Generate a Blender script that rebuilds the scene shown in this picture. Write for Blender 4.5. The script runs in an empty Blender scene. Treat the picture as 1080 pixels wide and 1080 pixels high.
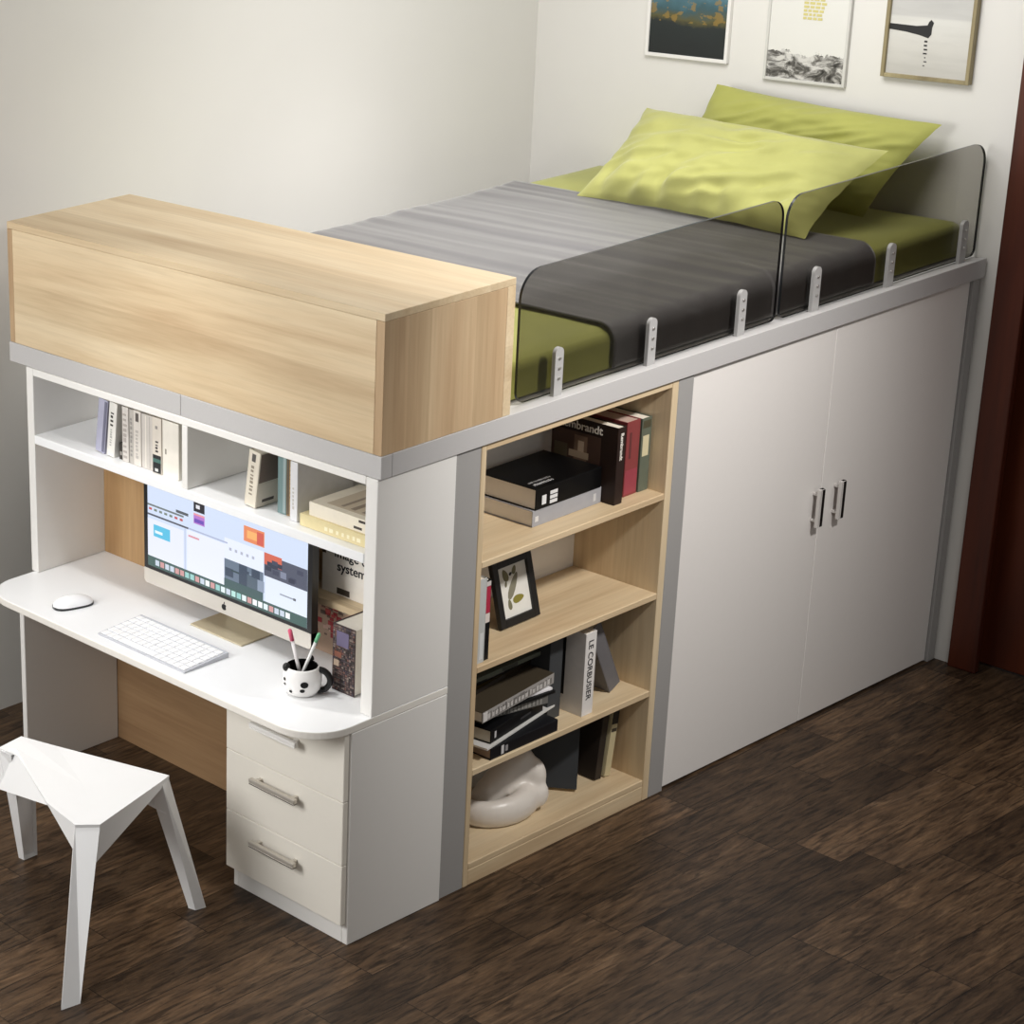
import bpy, bmesh, math, random
from mathutils import Matrix, Vector, noise as mnoise
random.seed(7)
SC = bpy.context.scene
COL = SC.collection
PI = math.pi

# ------------------------------------------------------------------ materials
MATS = {}

def new_mat(name):
    m = bpy.data.materials.new(name)
    m.use_nodes = True
    nt = m.node_tree
    b = nt.nodes['Principled BSDF']
    return m, nt, b

def lin(c):
    return tuple(((v / 255.0) / 12.92 if v / 255.0 <= .04045 else ((v / 255.0 + .055) / 1.055) ** 2.4) for v in c)

def paint(rgb, rough=.5, metal=0.0, spec=.5, bump=0.0, bscale=60, vary=.04):
    """plain coloured surface (srgb 0-255) with a faint procedural mottling"""
    key = ('p', tuple(rgb), rough, metal, spec, bump, bscale, vary)
    if key in MATS: return MATS[key]
    m, nt, b = new_mat('paint_%d_%d_%d' % tuple(rgb))
    c = lin(rgb)
    tc = nt.nodes.new('ShaderNodeTexCoord'); nz = nt.nodes.new('ShaderNodeTexNoise')
    nz.inputs['Scale'].default_value = bscale; nz.inputs['Detail'].default_value = 3
    nt.links.new(tc.outputs['Object'], nz.inputs['Vector'])
    r = nt.nodes.new('ShaderNodeValToRGB')
    r.color_ramp.elements[0].color = (*[v * (1 - vary) for v in c], 1)
    r.color_ramp.elements[1].color = (*[min(1, v * (1 + vary)) for v in c], 1)
    nt.links.new(nz.outputs['Fac'], r.inputs['Fac'])
    nt.links.new(r.outputs['Color'], b.inputs['Base Color'])
    b.inputs['Roughness'].default_value = rough
    b.inputs['Metallic'].default_value = metal
    b.inputs['Specular IOR Level'].default_value = spec
    if bump:
        bp = nt.nodes.new('ShaderNodeBump'); bp.inputs['Strength'].default_value = bump
        bp.inputs['Distance'].default_value = .004
        nt.links.new(nz.outputs['Fac'], bp.inputs['Height']); nt.links.new(bp.outputs['Normal'], b.inputs['Normal'])
    MATS[key] = m
    return m

def glow(rgb, strength):
    key = ('g', tuple(rgb), strength)
    if key in MATS: return MATS[key]
    m, nt, b = new_mat('screen_glow')
    b.inputs['Base Color'].default_value = (.01, .01, .01, 1)
    b.inputs['Emission Color'].default_value = (*lin(rgb), 1)
    b.inputs['Emission Strength'].default_value = strength
    b.inputs['Roughness'].default_value = .25
    MATS[key] = m
    return m

def math_node(nt, op, a, bval=None):
    n = nt.nodes.new('ShaderNodeMath'); n.operation = op
    for i, v in ((0, a), (1, bval)):
        if v is None: continue
        if isinstance(v, (int, float)): n.inputs[i].default_value = v
        else: nt.links.new(v, n.inputs[i])
    return n.outputs[0]

def mix_col(nt, mode, fac, a, b):
    n = nt.nodes.new('ShaderNodeMix'); n.data_type = 'RGBA'; n.blend_type = mode
    for i, v in ((0, fac), (6, a), (7, b)):
        if isinstance(v, (int, float)): n.inputs[i].default_value = v
        elif isinstance(v, tuple): n.inputs[i].default_value = (*v, 1)
        else: nt.links.new(v, n.inputs[i])
    return n.outputs[2]

def ramp(nt, fac, stops):
    r = nt.nodes.new('ShaderNodeValToRGB'); e = r.color_ramp.elements
    while len(e) < len(stops): e.new(.5)
    for el, (p, c) in zip(e, stops): el.position = p; el.color = (*c, 1)
    nt.links.new(fac, r.inputs['Fac'])
    return r.outputs['Color']

def noise_node(nt, vec, scale, detail=4, rough=.55, dist=0):
    n = nt.nodes.new('ShaderNodeTexNoise'); n.inputs['Scale'].default_value = scale
    n.inputs['Detail'].default_value = detail; n.inputs['Roughness'].default_value = rough
    n.inputs['Distortion'].default_value = dist
    nt.links.new(vec, n.inputs['Vector'])
    return n.outputs['Fac']

def mapping(nt, vec, scale, loc=(0, 0, 0)):
    n = nt.nodes.new('ShaderNodeMapping'); n.inputs['Scale'].default_value = scale
    n.inputs['Location'].default_value = loc
    nt.links.new(vec, n.inputs['Vector'])
    return n.outputs[0]

def wood(axis, baxis, light=(226, 207, 174), mid=(216, 193, 157), dark=(199, 172, 136), board=.085, tone=.12, rough=.5, off=0.0):
    """pale veneer; grain runs along `axis`, boards change tone along `baxis`"""
    key = ('w', axis, baxis, light, mid, dark, board, tone, rough, off)
    if key in MATS: return MATS[key]
    m, nt, b = new_mat('veneer_' + axis + baxis)
    tc = nt.nodes.new('ShaderNodeTexCoord').outputs['Object']
    sc = [11.0, 11.0, 11.0]; sc['xyz'.index(axis)] = .9
    sf = [120.0, 120.0, 120.0]; sf['xyz'.index(axis)] = 5.0
    coarse = noise_node(nt, mapping(nt, tc, sc, (off, off * 2, off)), 1.0, 4, .5, .35)
    fine = noise_node(nt, mapping(nt, tc, sf), 1.0, 3, .6)
    c = ramp(nt, coarse, [(.30, lin(dark)), (.47, lin(mid)), (.68, lin(light))])
    c = mix_col(nt, 'MULTIPLY', .35, c, ramp(nt, fine, [(.3, (.72, .68, .62)), (.6, (1, 1, 1))]))
    sep = nt.nodes.new('ShaderNodeSeparateXYZ'); nt.links.new(tc, sep.inputs[0])
    idx = math_node(nt, 'FLOOR', math_node(nt, 'MULTIPLY', sep.outputs['xyz'.index(baxis)], 1.0 / board))
    wn = nt.nodes.new('ShaderNodeTexWhiteNoise'); wn.noise_dimensions = '1D'; nt.links.new(idx, wn.inputs['W'])
    c = mix_col(nt, 'MULTIPLY', 1.0, c, ramp(nt, wn.outputs['Value'], [(0, (1 - tone, 1 - tone * 1.1, 1 - tone * 1.25)), (1, (1, 1, 1))]))
    nt.links.new(c, b.inputs['Base Color'])
    b.inputs['Roughness'].default_value = rough
    bp = nt.nodes.new('ShaderNodeBump'); bp.inputs['Strength'].default_value = .12; bp.inputs['Distance'].default_value = .002
    nt.links.new(fine, bp.inputs['Height']); nt.links.new(bp.outputs['Normal'], b.inputs['Normal'])
    MATS[key] = m
    return m

def floor_mat():
    m, nt, b = new_mat('dark_plank_floor')
    tc = nt.nodes.new('ShaderNodeTexCoord').outputs['Object']
    sep = nt.nodes.new('ShaderNodeSeparateXYZ'); nt.links.new(tc, sep.inputs[0])
    W, L = .128, .62
    v = math_node(nt, 'MULTIPLY', sep.outputs[1], 1 / W)
    row = math_node(nt, 'FLOOR', v); vf = math_node(nt, 'FRACT', v)
    wn = nt.nodes.new('ShaderNodeTexWhiteNoise'); wn.noise_dimensions = '1D'; nt.links.new(row, wn.inputs['W'])
    u = math_node(nt, 'ADD', math_node(nt, 'MULTIPLY', sep.outputs[0], 1 / L), math_node(nt, 'MULTIPLY', wn.outputs['Value'], 7.3))
    ui = math_node(nt, 'FLOOR', u); uf = math_node(nt, 'FRACT', u)
    cmb = nt.nodes.new('ShaderNodeCombineXYZ'); nt.links.new(ui, cmb.inputs[0]); nt.links.new(row, cmb.inputs[1])
    w2 = nt.nodes.new('ShaderNodeTexWhiteNoise'); w2.noise_dimensions = '2D'; nt.links.new(cmb.outputs[0], w2.inputs['Vector'])
    # grain shifts from plank to plank
    sh = nt.nodes.new('ShaderNodeVectorMath'); sh.operation = 'MULTIPLY_ADD'
    nt.links.new(w2.outputs['Color'], sh.inputs[0]); sh.inputs[1].default_value = (9, 9, 9); nt.links.new(tc, sh.inputs[2])
    g1 = noise_node(nt, mapping(nt, sh.outputs[0], (3.2, 17, 17)), 1.0, 6, .66, 2.4)
    g2 = noise_node(nt, mapping(nt, sh.outputs[0], (10, 84, 84)), 1.0, 4, .6, .8)
    g3 = noise_node(nt, mapping(nt, sh.outputs[0], (5, 9, 9)), 1.0, 3, .5, .8)
    c = ramp(nt, g1, [(.28, (.019, .0120, .0074)), (.45, (.039, .0248, .0150)), (.60, (.055, .0360, .0222)), (.78, (.088, .060, .0395))])
    c = mix_col(nt, 'MULTIPLY', .85, c, ramp(nt, g2, [(.36, (.30, .28, .26)), (.50, (1, 1, 1)), (.70, (1.45, 1.4, 1.3))]))
    c = mix_col(nt, 'MULTIPLY', .6, c, ramp(nt, g3, [(.3, (.5, .47, .45)), (.6, (1.15, 1.1, 1.0))]))
    c = mix_col(nt, 'MULTIPLY', 1, c, ramp(nt, w2.outputs['Value'], [(0, (1.1, 1.05, 1.0)), (1, (2.35, 2.25, 2.15))]))
    e1 = math_node(nt, 'MINIMUM', vf, math_node(nt, 'SUBTRACT', 1, vf))
    e2 = math_node(nt, 'MINIMUM', uf, math_node(nt, 'SUBTRACT', 1, uf))
    gap = math_node(nt, 'MINIMUM', math_node(nt, 'MULTIPLY', e1, W), math_node(nt, 'MULTIPLY', e2, L))
    gp = math_node(nt, 'GREATER_THAN', gap, .0014)
    c = mix_col(nt, 'MULTIPLY', 1, c, ramp(nt, gp, [(0, (.3, .3, .3)), (1, (1, 1, 1))]))
    nt.links.new(c, b.inputs['Base Color'])
    b.inputs['Roughness'].default_value = .42
    b.inputs['Specular IOR Level'].default_value = .3
    bp = nt.nodes.new('ShaderNodeBump'); bp.inputs['Strength'].default_value = .25; bp.inputs['Distance'].default_value = .002
    nt.links.new(math_node(nt, 'ADD', g2, gp), bp.inputs['Height']); nt.links.new(bp.outputs['Normal'], b.inputs['Normal'])
    return m

def cloth_mat(rgb, rough=.8, sheen=.3, weave=260, vary=.07, blot=7.0):
    m, nt, b = new_mat('cloth_%d_%d_%d' % tuple(rgb))
    tc = nt.nodes.new('ShaderNodeTexCoord').outputs['Object']
    c0 = lin(rgb)
    n1 = noise_node(nt, tc, blot, 4)
    n2 = noise_node(nt, tc, weave, 2)
    c = ramp(nt, n1, [(.3, tuple(v * (1 - vary) for v in c0)), (.7, tuple(min(1, v * (1 + vary)) for v in c0))])
    nt.links.new(c, b.inputs['Base Color'])
    b.inputs['Roughness'].default_value = rough
    b.inputs['Sheen Weight'].default_value = sheen
    b.inputs['Sheen Roughness'].default_value = .4
    bp = nt.nodes.new('ShaderNodeBump'); bp.inputs['Strength'].default_value = .08; bp.inputs['Distance'].default_value = .002
    nt.links.new(n2, bp.inputs['Height']); nt.links.new(bp.outputs['Normal'], b.inputs['Normal'])
    return m

def glass_mat():
    m = bpy.data.materials.new('smoked_glass'); m.use_nodes = True
    nt = m.node_tree; nt.nodes.clear()
    out = nt.nodes.new('ShaderNodeOutputMaterial'); tr = nt.nodes.new('ShaderNodeBsdfTransparent')
    gl = nt.nodes.new('ShaderNodeBsdfGlossy'); fr = nt.nodes.new('ShaderNodeLayerWeight'); mx = nt.nodes.new('ShaderNodeMixShader')
    tr.inputs[0].default_value = (.62, .61, .59, 1)
    gl.inputs[0].default_value = (.9, .9, .9, 1); gl.inputs['Roughness'].default_value = .06
    fr.inputs['Blend'].default_value = .25
    nt.links.new(math_node(nt, 'ADD', math_node(nt, 'MULTIPLY', math_node(nt, 'POWER', fr.outputs['Facing'], 3), .25), .02), mx.inputs[0]); nt.links.new(tr.outputs[0], mx.inputs[1]); nt.links.new(gl.outputs[0], mx.inputs[2])
    nt.links.new(mx.outputs[0], out.inputs[0])
    return m

WHITE = paint((236, 234, 230), .45, vary=.01)
DESKW = paint((246, 247, 248), .3, vary=.006)
FRAME = paint((190, 188, 187), .5, 0, .4, vary=.02, bscale=150)
FRAME_SHADED = paint((160, 158, 156), .5, 0, .4, vary=.02, bscale=150)  # same metal as the rails, coloured darker for the shade beneath them
CHROME = paint((200, 198, 194), .28, .9, vary=.02)
HSHADE = paint((46, 34, 28), .4, .3)
PAGES = paint((236, 228, 212), .8, vary=.05, bscale=300)
BLACK = paint((14, 14, 15), .45)
INK = paint((30, 30, 32), .6)
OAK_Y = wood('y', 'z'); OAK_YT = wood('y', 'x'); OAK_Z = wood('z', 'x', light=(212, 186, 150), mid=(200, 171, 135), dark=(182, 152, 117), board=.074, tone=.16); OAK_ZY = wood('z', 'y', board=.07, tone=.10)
OAK_X = wood('x', 'y', tone=.10); OAK_XZ = wood('x', 'z', tone=.05)

# ------------------------------------------------------------------ mesh helpers
def bm_box(bm, x0, x1, y0, y1, z0, z1, bev=0.0, seg=1, mi=0):
    vs = [bm.verts.new(p) for p in ((x0, y0, z0), (x1, y0, z0), (x1, y1, z0), (x0, y1, z0), (x0, y0, z1), (x1, y0, z1), (x1, y1, z1), (x0, y1, z1))]
    fs = [bm.faces.new([vs[i] for i in f]) for f in ((3, 2, 1, 0), (4, 5, 6, 7), (0, 1, 5, 4), (1, 2, 6, 5), (2, 3, 7, 6), (3, 0, 4, 7))]
    for f in fs: f.material_index = mi
    if bev:
        es = list({e for f in fs for e in f.edges})
        bmesh.ops.bevel(bm, geom=es, offset=bev, segments=seg, affect='EDGES', profile=.5, clamp_overlap=True)
    return bm

def bm_prism(bm, pts, d, mi=0, mi_side=None):
    """closed outline pts (3-D), extruded by vector d"""
    a = [bm.verts.new(p) for p in pts]; b = [bm.verts.new(Vector(p) + Vector(d)) for p in pts]
    n = len(pts)
    f = bm.faces.new(a[::-1]); f.material_index = mi
    f = bm.faces.new(b); f.material_index = mi
    for i in range(n):
        f = bm.faces.new((a[i], a[(i + 1) % n], b[(i + 1) % n], b[i])); f.material_index = mi if mi_side is None else mi_side
    return bm

def bm_tube(bm, p0, p1, r0, r1=None, n=16, cap=True, mi=0):
    r1 = r0 if r1 is None else r1
    p0, p1 = Vector(p0), Vector(p1); ax = (p1 - p0).normalized()
    u = ax.orthogonal().normalized(); w = ax.cross(u)
    A = [bm.verts.new(p0 + (u * math.cos(2 * PI * i / n) + w * math.sin(2 * PI * i / n)) * r0) for i in range(n)]
    B = [bm.verts.new(p1 + (u * math.cos(2 * PI * i / n) + w * math.sin(2 * PI * i / n)) * r1) for i in range(n)]
    for i in range(n):
        f = bm.faces.new((A[i], A[(i + 1) % n], B[(i + 1) % n], B[i])); f.material_index = mi; f.smooth = True
    if cap: bm.faces.new(A[::-1]).material_index = mi; bm.faces.new(B).material_index = mi
    return bm

def bm_lathe(bm, prof, n=32, c=(0, 0, 0), mi=0):
    rings = []
    for r, z in prof:
        rings.append([bm.verts.new((c[0] + r * math.cos(2 * PI * i / n), c[1] + r * math.sin(2 * PI * i / n), c[2] + z)) for i in range(n)] if r > 1e-6 else [bm.verts.new((c[0], c[1], c[2] + z))])
    for A, B in zip(rings, rings[1:]):
        for i in range(n):
            j = (i + 1) % n
            vs = [A[i % len(A)], A[j % len(A)], B[j % len(B)], B[i % len(B)]]
            vs = list(dict.fromkeys(vs))
            if len(vs) > 2:
                f = bm.faces.new(vs); f.smooth = True; f.material_index = mi
    return bm

def obj(name, bm, mats, parent=None, mw=None, smooth=None):
    me = bpy.data.meshes.new(name)
    bmesh.ops.recalc_face_normals(bm, faces=bm.faces[:])
    bm.to_mesh(me); bm.free()
    for m in (mats if isinstance(mats, (list, tuple)) else [mats]): me.materials.append(m)
    if smooth:
        for p in me.polygons: p.use_smooth = True
    o = bpy.data.objects.new(name, me); COL.objects.link(o)
    if parent is not None: o.parent = parent
    if mw is not None: o.matrix_local = mw
    return o

def box(name, x0, x1, y0, y1, z0, z1, m, parent=None, bev=.0015, seg=1):
    return obj(name, bm_box(bmesh.new(), x0, x1, y0, y1, z0, z1, bev, seg), m, parent)

def tag(o, label=None, cat=None, group=None, kind=None):
    if label: o['label'] = label
    if cat: o['category'] = cat
    if group: o['group'] = group
    if kind: o['kind'] = kind
    return o

def thing(name, label, cat, mw=None, group=None):
    o = bpy.data.objects.new(name, None); COL.objects.link(o)
    o.empty_display_size = .05
    if mw is not None: o.matrix_world = mw
    return tag(o, label, cat, group)

def T(x, y, z): return Matrix.Translation((x, y, z))
def RZ(a): return Matrix.Rotation(math.radians(a), 4, 'Z')
def RY(a): return Matrix.Rotation(math.radians(a), 4, 'Y')
def RX(a): return Matrix.Rotation(math.radians(a), 4, 'X')

def text(name, s, m, parent, origin, xdir, ydir, size, extrude=.0004, align='LEFT', bold=0.0, label=None):
    cu = bpy.data.curves.new(name, 'FONT'); cu.body = s; cu.size = size; cu.extrude = extrude; cu.align_x = align; cu.offset = bold
    tmp = bpy.data.objects.new('tmp', cu); COL.objects.link(tmp)
    dg = bpy.context.evaluated_depsgraph_get(); me = bpy.data.meshes.new_from_object(tmp.evaluated_get(dg))
    bpy.data.objects.remove(tmp)
    me.name = name; me.materials.clear(); me.materials.append(m)
    o = bpy.data.objects.new(name, me); COL.objects.link(o); o.parent = parent
    x = Vector(xdir).normalized(); y = Vector(ydir).normalized(); z = x.cross(y)
    M = Matrix(((x.x, y.x, z.x, origin[0]), (x.y, y.y, z.y, origin[1]), (x.z, y.z, z.z, origin[2]), (0, 0, 0, 1)))
    o.matrix_local = M
    if label: o['label'] = label
    return o

# ------------------------------------------------------------------ setting
def wall_mat(rgb):
    return paint(rgb, .85, vary=.012, bscale=8, bump=.02)

tag(box('floor', -3.2, 2.75, -3.6, 1.85, -.06, 0, floor_mat(), bev=0), kind='structure')
WX, WY = 2.44, 1.585
WALLM = wall_mat((222, 220, 215))
tag(box('wall_back', -3.2, WX + .15, WY, WY + .12, 0, 2.75, WALLM, bev=0), kind='structure')
# head wall: strip beside the bed, wall above the door and beyond it
DY0, DY1, DZ = -.045, -1.05, 1.95
bm = bmesh.new()
bm_box(bm, WX, WX + .15, DY0, WY, 0, 2.75)
bm_box(bm, WX, WX + .15, DY1, DY0, DZ, 2.75)
bm_box(bm, WX, WX + .15, -3.6, DY1, 0, 2.75)
tag(obj('wall_head', bm, WALLM), kind='structure')

DOORW = wood('z', 'y', light=(106, 48, 21), mid=(84, 34, 14), dark=(60, 22, 9), board=.3, tone=.1, rough=.45)
d = thing('door_1', None, None, T(WX, 0, 0)); tag(d, kind='structure')
bm = bmesh.new()
bm_box(bm, -.022, .0, DY0 - .085, DY0 + .0, 0, DZ, .004, 2)
bm_box(bm, -.022, .0, DY1, DY1 + .085, 0, DZ, .004, 2)
bm_box(bm, -.022, .0, DY1 + .0853, DY0 - .0853, DZ - .085, DZ, .004, 2)
o = obj('door_casing', bm, DOORW, d)
bm = bmesh.new()
bm_box(bm, .0, .14, DY0 - .05, DY0 - .001, 0, DZ - .04, .002)
bm_box(bm, .0, .14, DY1 + .001, DY1 + .05, 0, DZ - .04, .002)
obj('door_jamb', bm, DOORW, d)
bm = bmesh.new()
bm_box(bm, .055, .095, DY1 + .052, DY0 - .052, .006, DZ - .05, .003)
bm_box(bm, .047, .0551, DY1 + .17, DY0 - .17, .2, .85, .003)
bm_box(bm, .047, .0551, DY1 + .17, DY0 - .17, .98, 1.75, .003)
leaf = obj('door_leaf', bm, DOORW, d)
bm = bmesh.new()
bm_tube(bm, (.054, DY1 + .11, .9), (.01, DY1 + .11, .9), .009); bm_tube(bm, (.012, DY1 + .11, .9), (.012, DY1 + .21, .9), .008)
obj('door_handle', bm, CHROME, leaf)

# ------------------------------------------------------------------ loft bed frame
RZ0, RZ1, RW, XE = 1.180, 1.235, 1.325, 2.433
bed = thing('loft_bed_frame', 'grey metal loft bed frame standing over the desk, bookshelf and wardrobe', 'bed')
bm = bmesh.new()
bm_box(bm, .0305, XE, -.006, .012, RZ0, RZ1, .001)
bm_box(bm, .0305, XE, .0121, .058, RZ0 + .01, RZ1 - .004, .001)
obj('side_rail', bm, FRAME, bed)
for a, b_ in ((-.006, .6495), (.6505, RW)):
    box('end_rail', -.006, .03, a, b_, RZ0, RZ1, FRAME, bed, .0012)
box('back_rail', .031, XE, RW - .03, RW, RZ0, RZ1, FRAME, bed)
box('platform', .031, XE, .0585, RW - .031, RZ0 + .012, RZ1 - .004, paint((150, 148, 146), .6), bed)
for x0, x1 in ((.256, .344), (1.080, 1.140), (2.398, 2.433)):
    box('post', x0, x1, .004, .06, 0, RZ0 - .0005, FRAME_SHADED, bed, .002)
for x0, x1 in ((.256, .33), (2.37, 2.433)):
    box('post', x0, x1, RW - .06, RW - .002, 0, RZ0 - .0005, FRAME, bed, .002)
GLASS = glass_mat(); GEDGE = paint((26, 28, 30), .25)
def round_rect(x0, x1, z0, z1, rs, y, n=8):
    pts = []
    for (cx, cz, a0, r) in ((x0, z0, 180, rs[0]), (x1, z0, 270, rs[1]), (x1, z1, 0, rs[2]), (x0, z1, 90, rs[3])):
        sx = 1 if cx == x0 else -1; sz = 1 if cz == z0 else -1
        for i in range(n + 1):
            a = math.radians(a0 + 90 * i / n)
            pts.append((cx + sx * r + r * math.cos(a), y, cz + sz * r + r * math.sin(a)))
    return pts
for x0, x1, rs in ((.490, 1.503, (.03, .02, .05, .07)), (1.520, 2.432, (.02, .02, .06, .06))):
    g = obj('guard_panel', bm_prism(bmesh.new(), round_rect(x0, x1, RZ1 + .002, 1.560, rs, .030), (0, .007, 0), 0, 1), [GLASS, GEDGE], bed)
    g['label'] = 'smoked grey see-through guard panel with rounded corners'
for x in (.628, .980, 1.343, 1.662, 2.002, 2.352):
    pts = round_rect(x - .015, x + .015, RZ1 - .006, 1.352, (.001, .001, .0148, .0148), .020)
    bm = bm_prism(bmesh.new(), pts, (0, .0098, 0))
    br = obj('guard_bracket', bm, paint((180, 179, 178), .45, .15, vary=.02), bed)
    bm = bmesh.new()
    for zz in (1.275, 1.30, 1.325): bm_tube(bm, (x, .0165, zz), (x, .0205, zz), .0035, n=10)
    obj('screw', bm, CHROME, br)

# ------------------------------------------------------------------ oak box above the desk
sb = thing('storage_box', 'long pale oak storage box on top of the bed end above the desk', 'storage box', T(0, 0, RZ1))
BX0, BX1, BW, BH = -.004, .428, 1.322, .331
box('front_panel', BX0, BX0 + .018, .0205, BW - .0205, .0005, BH - .0185, OAK_Y, sb, .0008)
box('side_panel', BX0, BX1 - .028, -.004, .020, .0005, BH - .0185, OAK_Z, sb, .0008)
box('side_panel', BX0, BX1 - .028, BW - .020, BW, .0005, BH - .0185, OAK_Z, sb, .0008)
box('back_panel', BX1 - .0275, BX1, -.004, BW, .0005, BH - .0185, wood('y', 'z', off=3.0), sb, .0008)
box('top_panel', BX0, BX1, -.004, BW, BH - .018, BH, OAK_YT, sb, .001)

# ------------------------------------------------------------------ desk unit
DT, DB = .588, .568
NX = -.008                       # hutch front
# worktop with rounded front corners
YL = 1.246
pts = []
def arc(cx, cy, r, a0, a1, n=12): return [(cx + r * math.cos(math.radians(a0 + (a1 - a0) * i / n)), cy + r * math.sin(math.radians(a0 + (a1 - a0) * i / n)), DB) for i in range(n + 1)]
pts = [(.2555, .0, DB), (.262, .0, DB)][:1] + [(.2555, .0, DB)][1:]+[(.2555, YL, DB)][:0]+[(.2555, YL, DB)]
pts_unused = [(.262, -.001, DB), (.262, YL, DB)] + []
pts = pts + arc(-.197 + .11, YL - .11, .11, 90, 180) + arc(-.197 + .12, .12, .12, 180, 270)
wt = obj('desk_worktop', bm_prism(bmesh.new(), pts, (0, 0, DT - DB), 0, 1), [DESKW, paint((240, 236, 228), .4, vary=.01)])
bv = wt.modifiers.new('edge', 'BEVEL'); bv.width = .0025; bv.segments = 2; bv.limit_method = 'ANGLE'
tag(wt, 'long white desk worktop with rounded front corners over the drawers', 'desk')

# pedestal
PX, PY = -.072, .388
pd = thing('drawer_pedestal', 'white three-drawer pedestal under the right end of the desk', 'drawer unit')
box('side_panel', PX, .255, .0004, .018, 0, DB - .0006, WHITE, pd)
box('side_panel', PX, .255, PY - .018, PY, 0, DB - .0006, WHITE, pd)
box('back_panel', .243, .255, .0185, PY - .0185, 0, DB - .0006, WHITE, pd)
box('plinth', PX, PX + .018, .0185, PY - .0185, 0, .054, WHITE, pd)
box('base_panel', PX + .0185, .2425, .0185, PY - .0185, .04, .056, WHITE, pd)
DRW = paint((238, 233, 222), .5, vary=.012)
for k, (z0, z1) in enumerate(((.0570, .2190), (.2205, .3880), (.3895, .5655))):
    dr = box('drawer', PX - .018, PX - .0006, .006, PY + .010, z0, z1, DRW, pd, .0015)
    zc = (.173, .347, .499)[k]
    bm = bmesh.new()
    bm_box(bm, PX - .046, PX - .034, .138, .292, zc - .004, zc + .007, .002, 2, 0)
    bm_box(bm, PX - .046, PX - .032, .139, .291, zc - .0085, zc - .0042, .001, 1, 1)  # dark strip paints the shade under the bar's lit face
    for yy in (.155, .275): bm_box(bm, PX - .0345, PX - .0182, yy - .005, yy + .005, zc - .004, zc + .005, .001, 1, 0)
    obj('handle', bm, [paint((206, 200, 190), .35, .55), HSHADE] if k < 2 else [WHITE, WHITE], dr)  # top handle is the same metal, whitened to look brightly lit

# desk leg panel and knee-hole back
dl = thing('desk_leg_panel', 'white upright panel with oak back board carrying the left end of the desk', 'desk support')
box('leg_panel', PX - .003, .262, 1.213, 1.231, 0, DB - .0006, WHITE, dl)
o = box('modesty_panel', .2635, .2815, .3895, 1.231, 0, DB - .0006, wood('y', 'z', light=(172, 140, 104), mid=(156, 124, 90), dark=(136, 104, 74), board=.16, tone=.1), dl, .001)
o['label'] = 'oak back board of the knee space'

# hutch
HZ1 = RZ0 - .0008
hu = thing('desk_hutch', 'white open hutch with two upper cubbies standing on the desk', 'shelf unit')
box('side_panel', NX, .255, .0004, .036, DT + .0005, HZ1, WHITE, hu)
box('side_panel', NX, .255, 1.226, 1.254, DT + .0005, HZ1, WHITE, hu)
box('top_panel', NX, .2545, .0365, 1.2255, HZ1 - .020, HZ1, WHITE, hu)
box('shelf', NX - .001, .2345, .0365, 1.2255, .967, .9915, DESKW, hu)
box('divider', NX, .2345, .624, .644, .992, HZ1 - .0205, WHITE, hu)
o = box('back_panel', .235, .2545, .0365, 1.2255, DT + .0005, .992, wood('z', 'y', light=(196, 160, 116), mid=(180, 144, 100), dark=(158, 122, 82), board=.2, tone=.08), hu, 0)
o['label'] = 'oak back board behind the monitor'
box('back_panel', .235, .2545, .0365, 1.2255, .9925, HZ1 - .0205, WHITE, hu, 0)
o = box('ledge', .150, .2345, .0365, .43, .733, .751, OAK_YT, hu)
o['label'] = 'small oak ledge at the right of the monitor'

# ------------------------------------------------------------------ bookcase
BC = thing('bookcase', 'open oak bookcase with three shelves between two grey bed posts', 'bookcase')
bx0, bx1, bf, bb = .345, 1.079, .004, .285
box('side_panel', bx0, bx0 + .018, bf, bb, 0, HZ1, OAK_ZY, BC)
box('side_panel', bx1 - .024, bx1, bf, bb, 0, HZ1, OAK_ZY, BC)
ix0, ix1 = bx0 + .0185, bx1 - .0245
for z in (.878, .603, .325):
    box('shelf', ix0, ix1, bf + .001, bb - .016, z - .018, z, OAK_X, BC, .002)
box('base_shelf', ix0, ix1, bf + .001, bb - .016, .044, .062, OAK_X, BC, .002)
box('plinth', ix0, ix1, bf + .001, bf + .019, 0, .0435, OAK_XZ, BC)
box('top_panel', ix0, ix1, bf + .001, bb - .016, HZ1 - .02, HZ1, OAK_X, BC)
o = box('back_panel', ix0, ix1, bb - .015, bb, .0, HZ1, WHITE, BC, 0); o['label'] = 'white back board'

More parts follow.
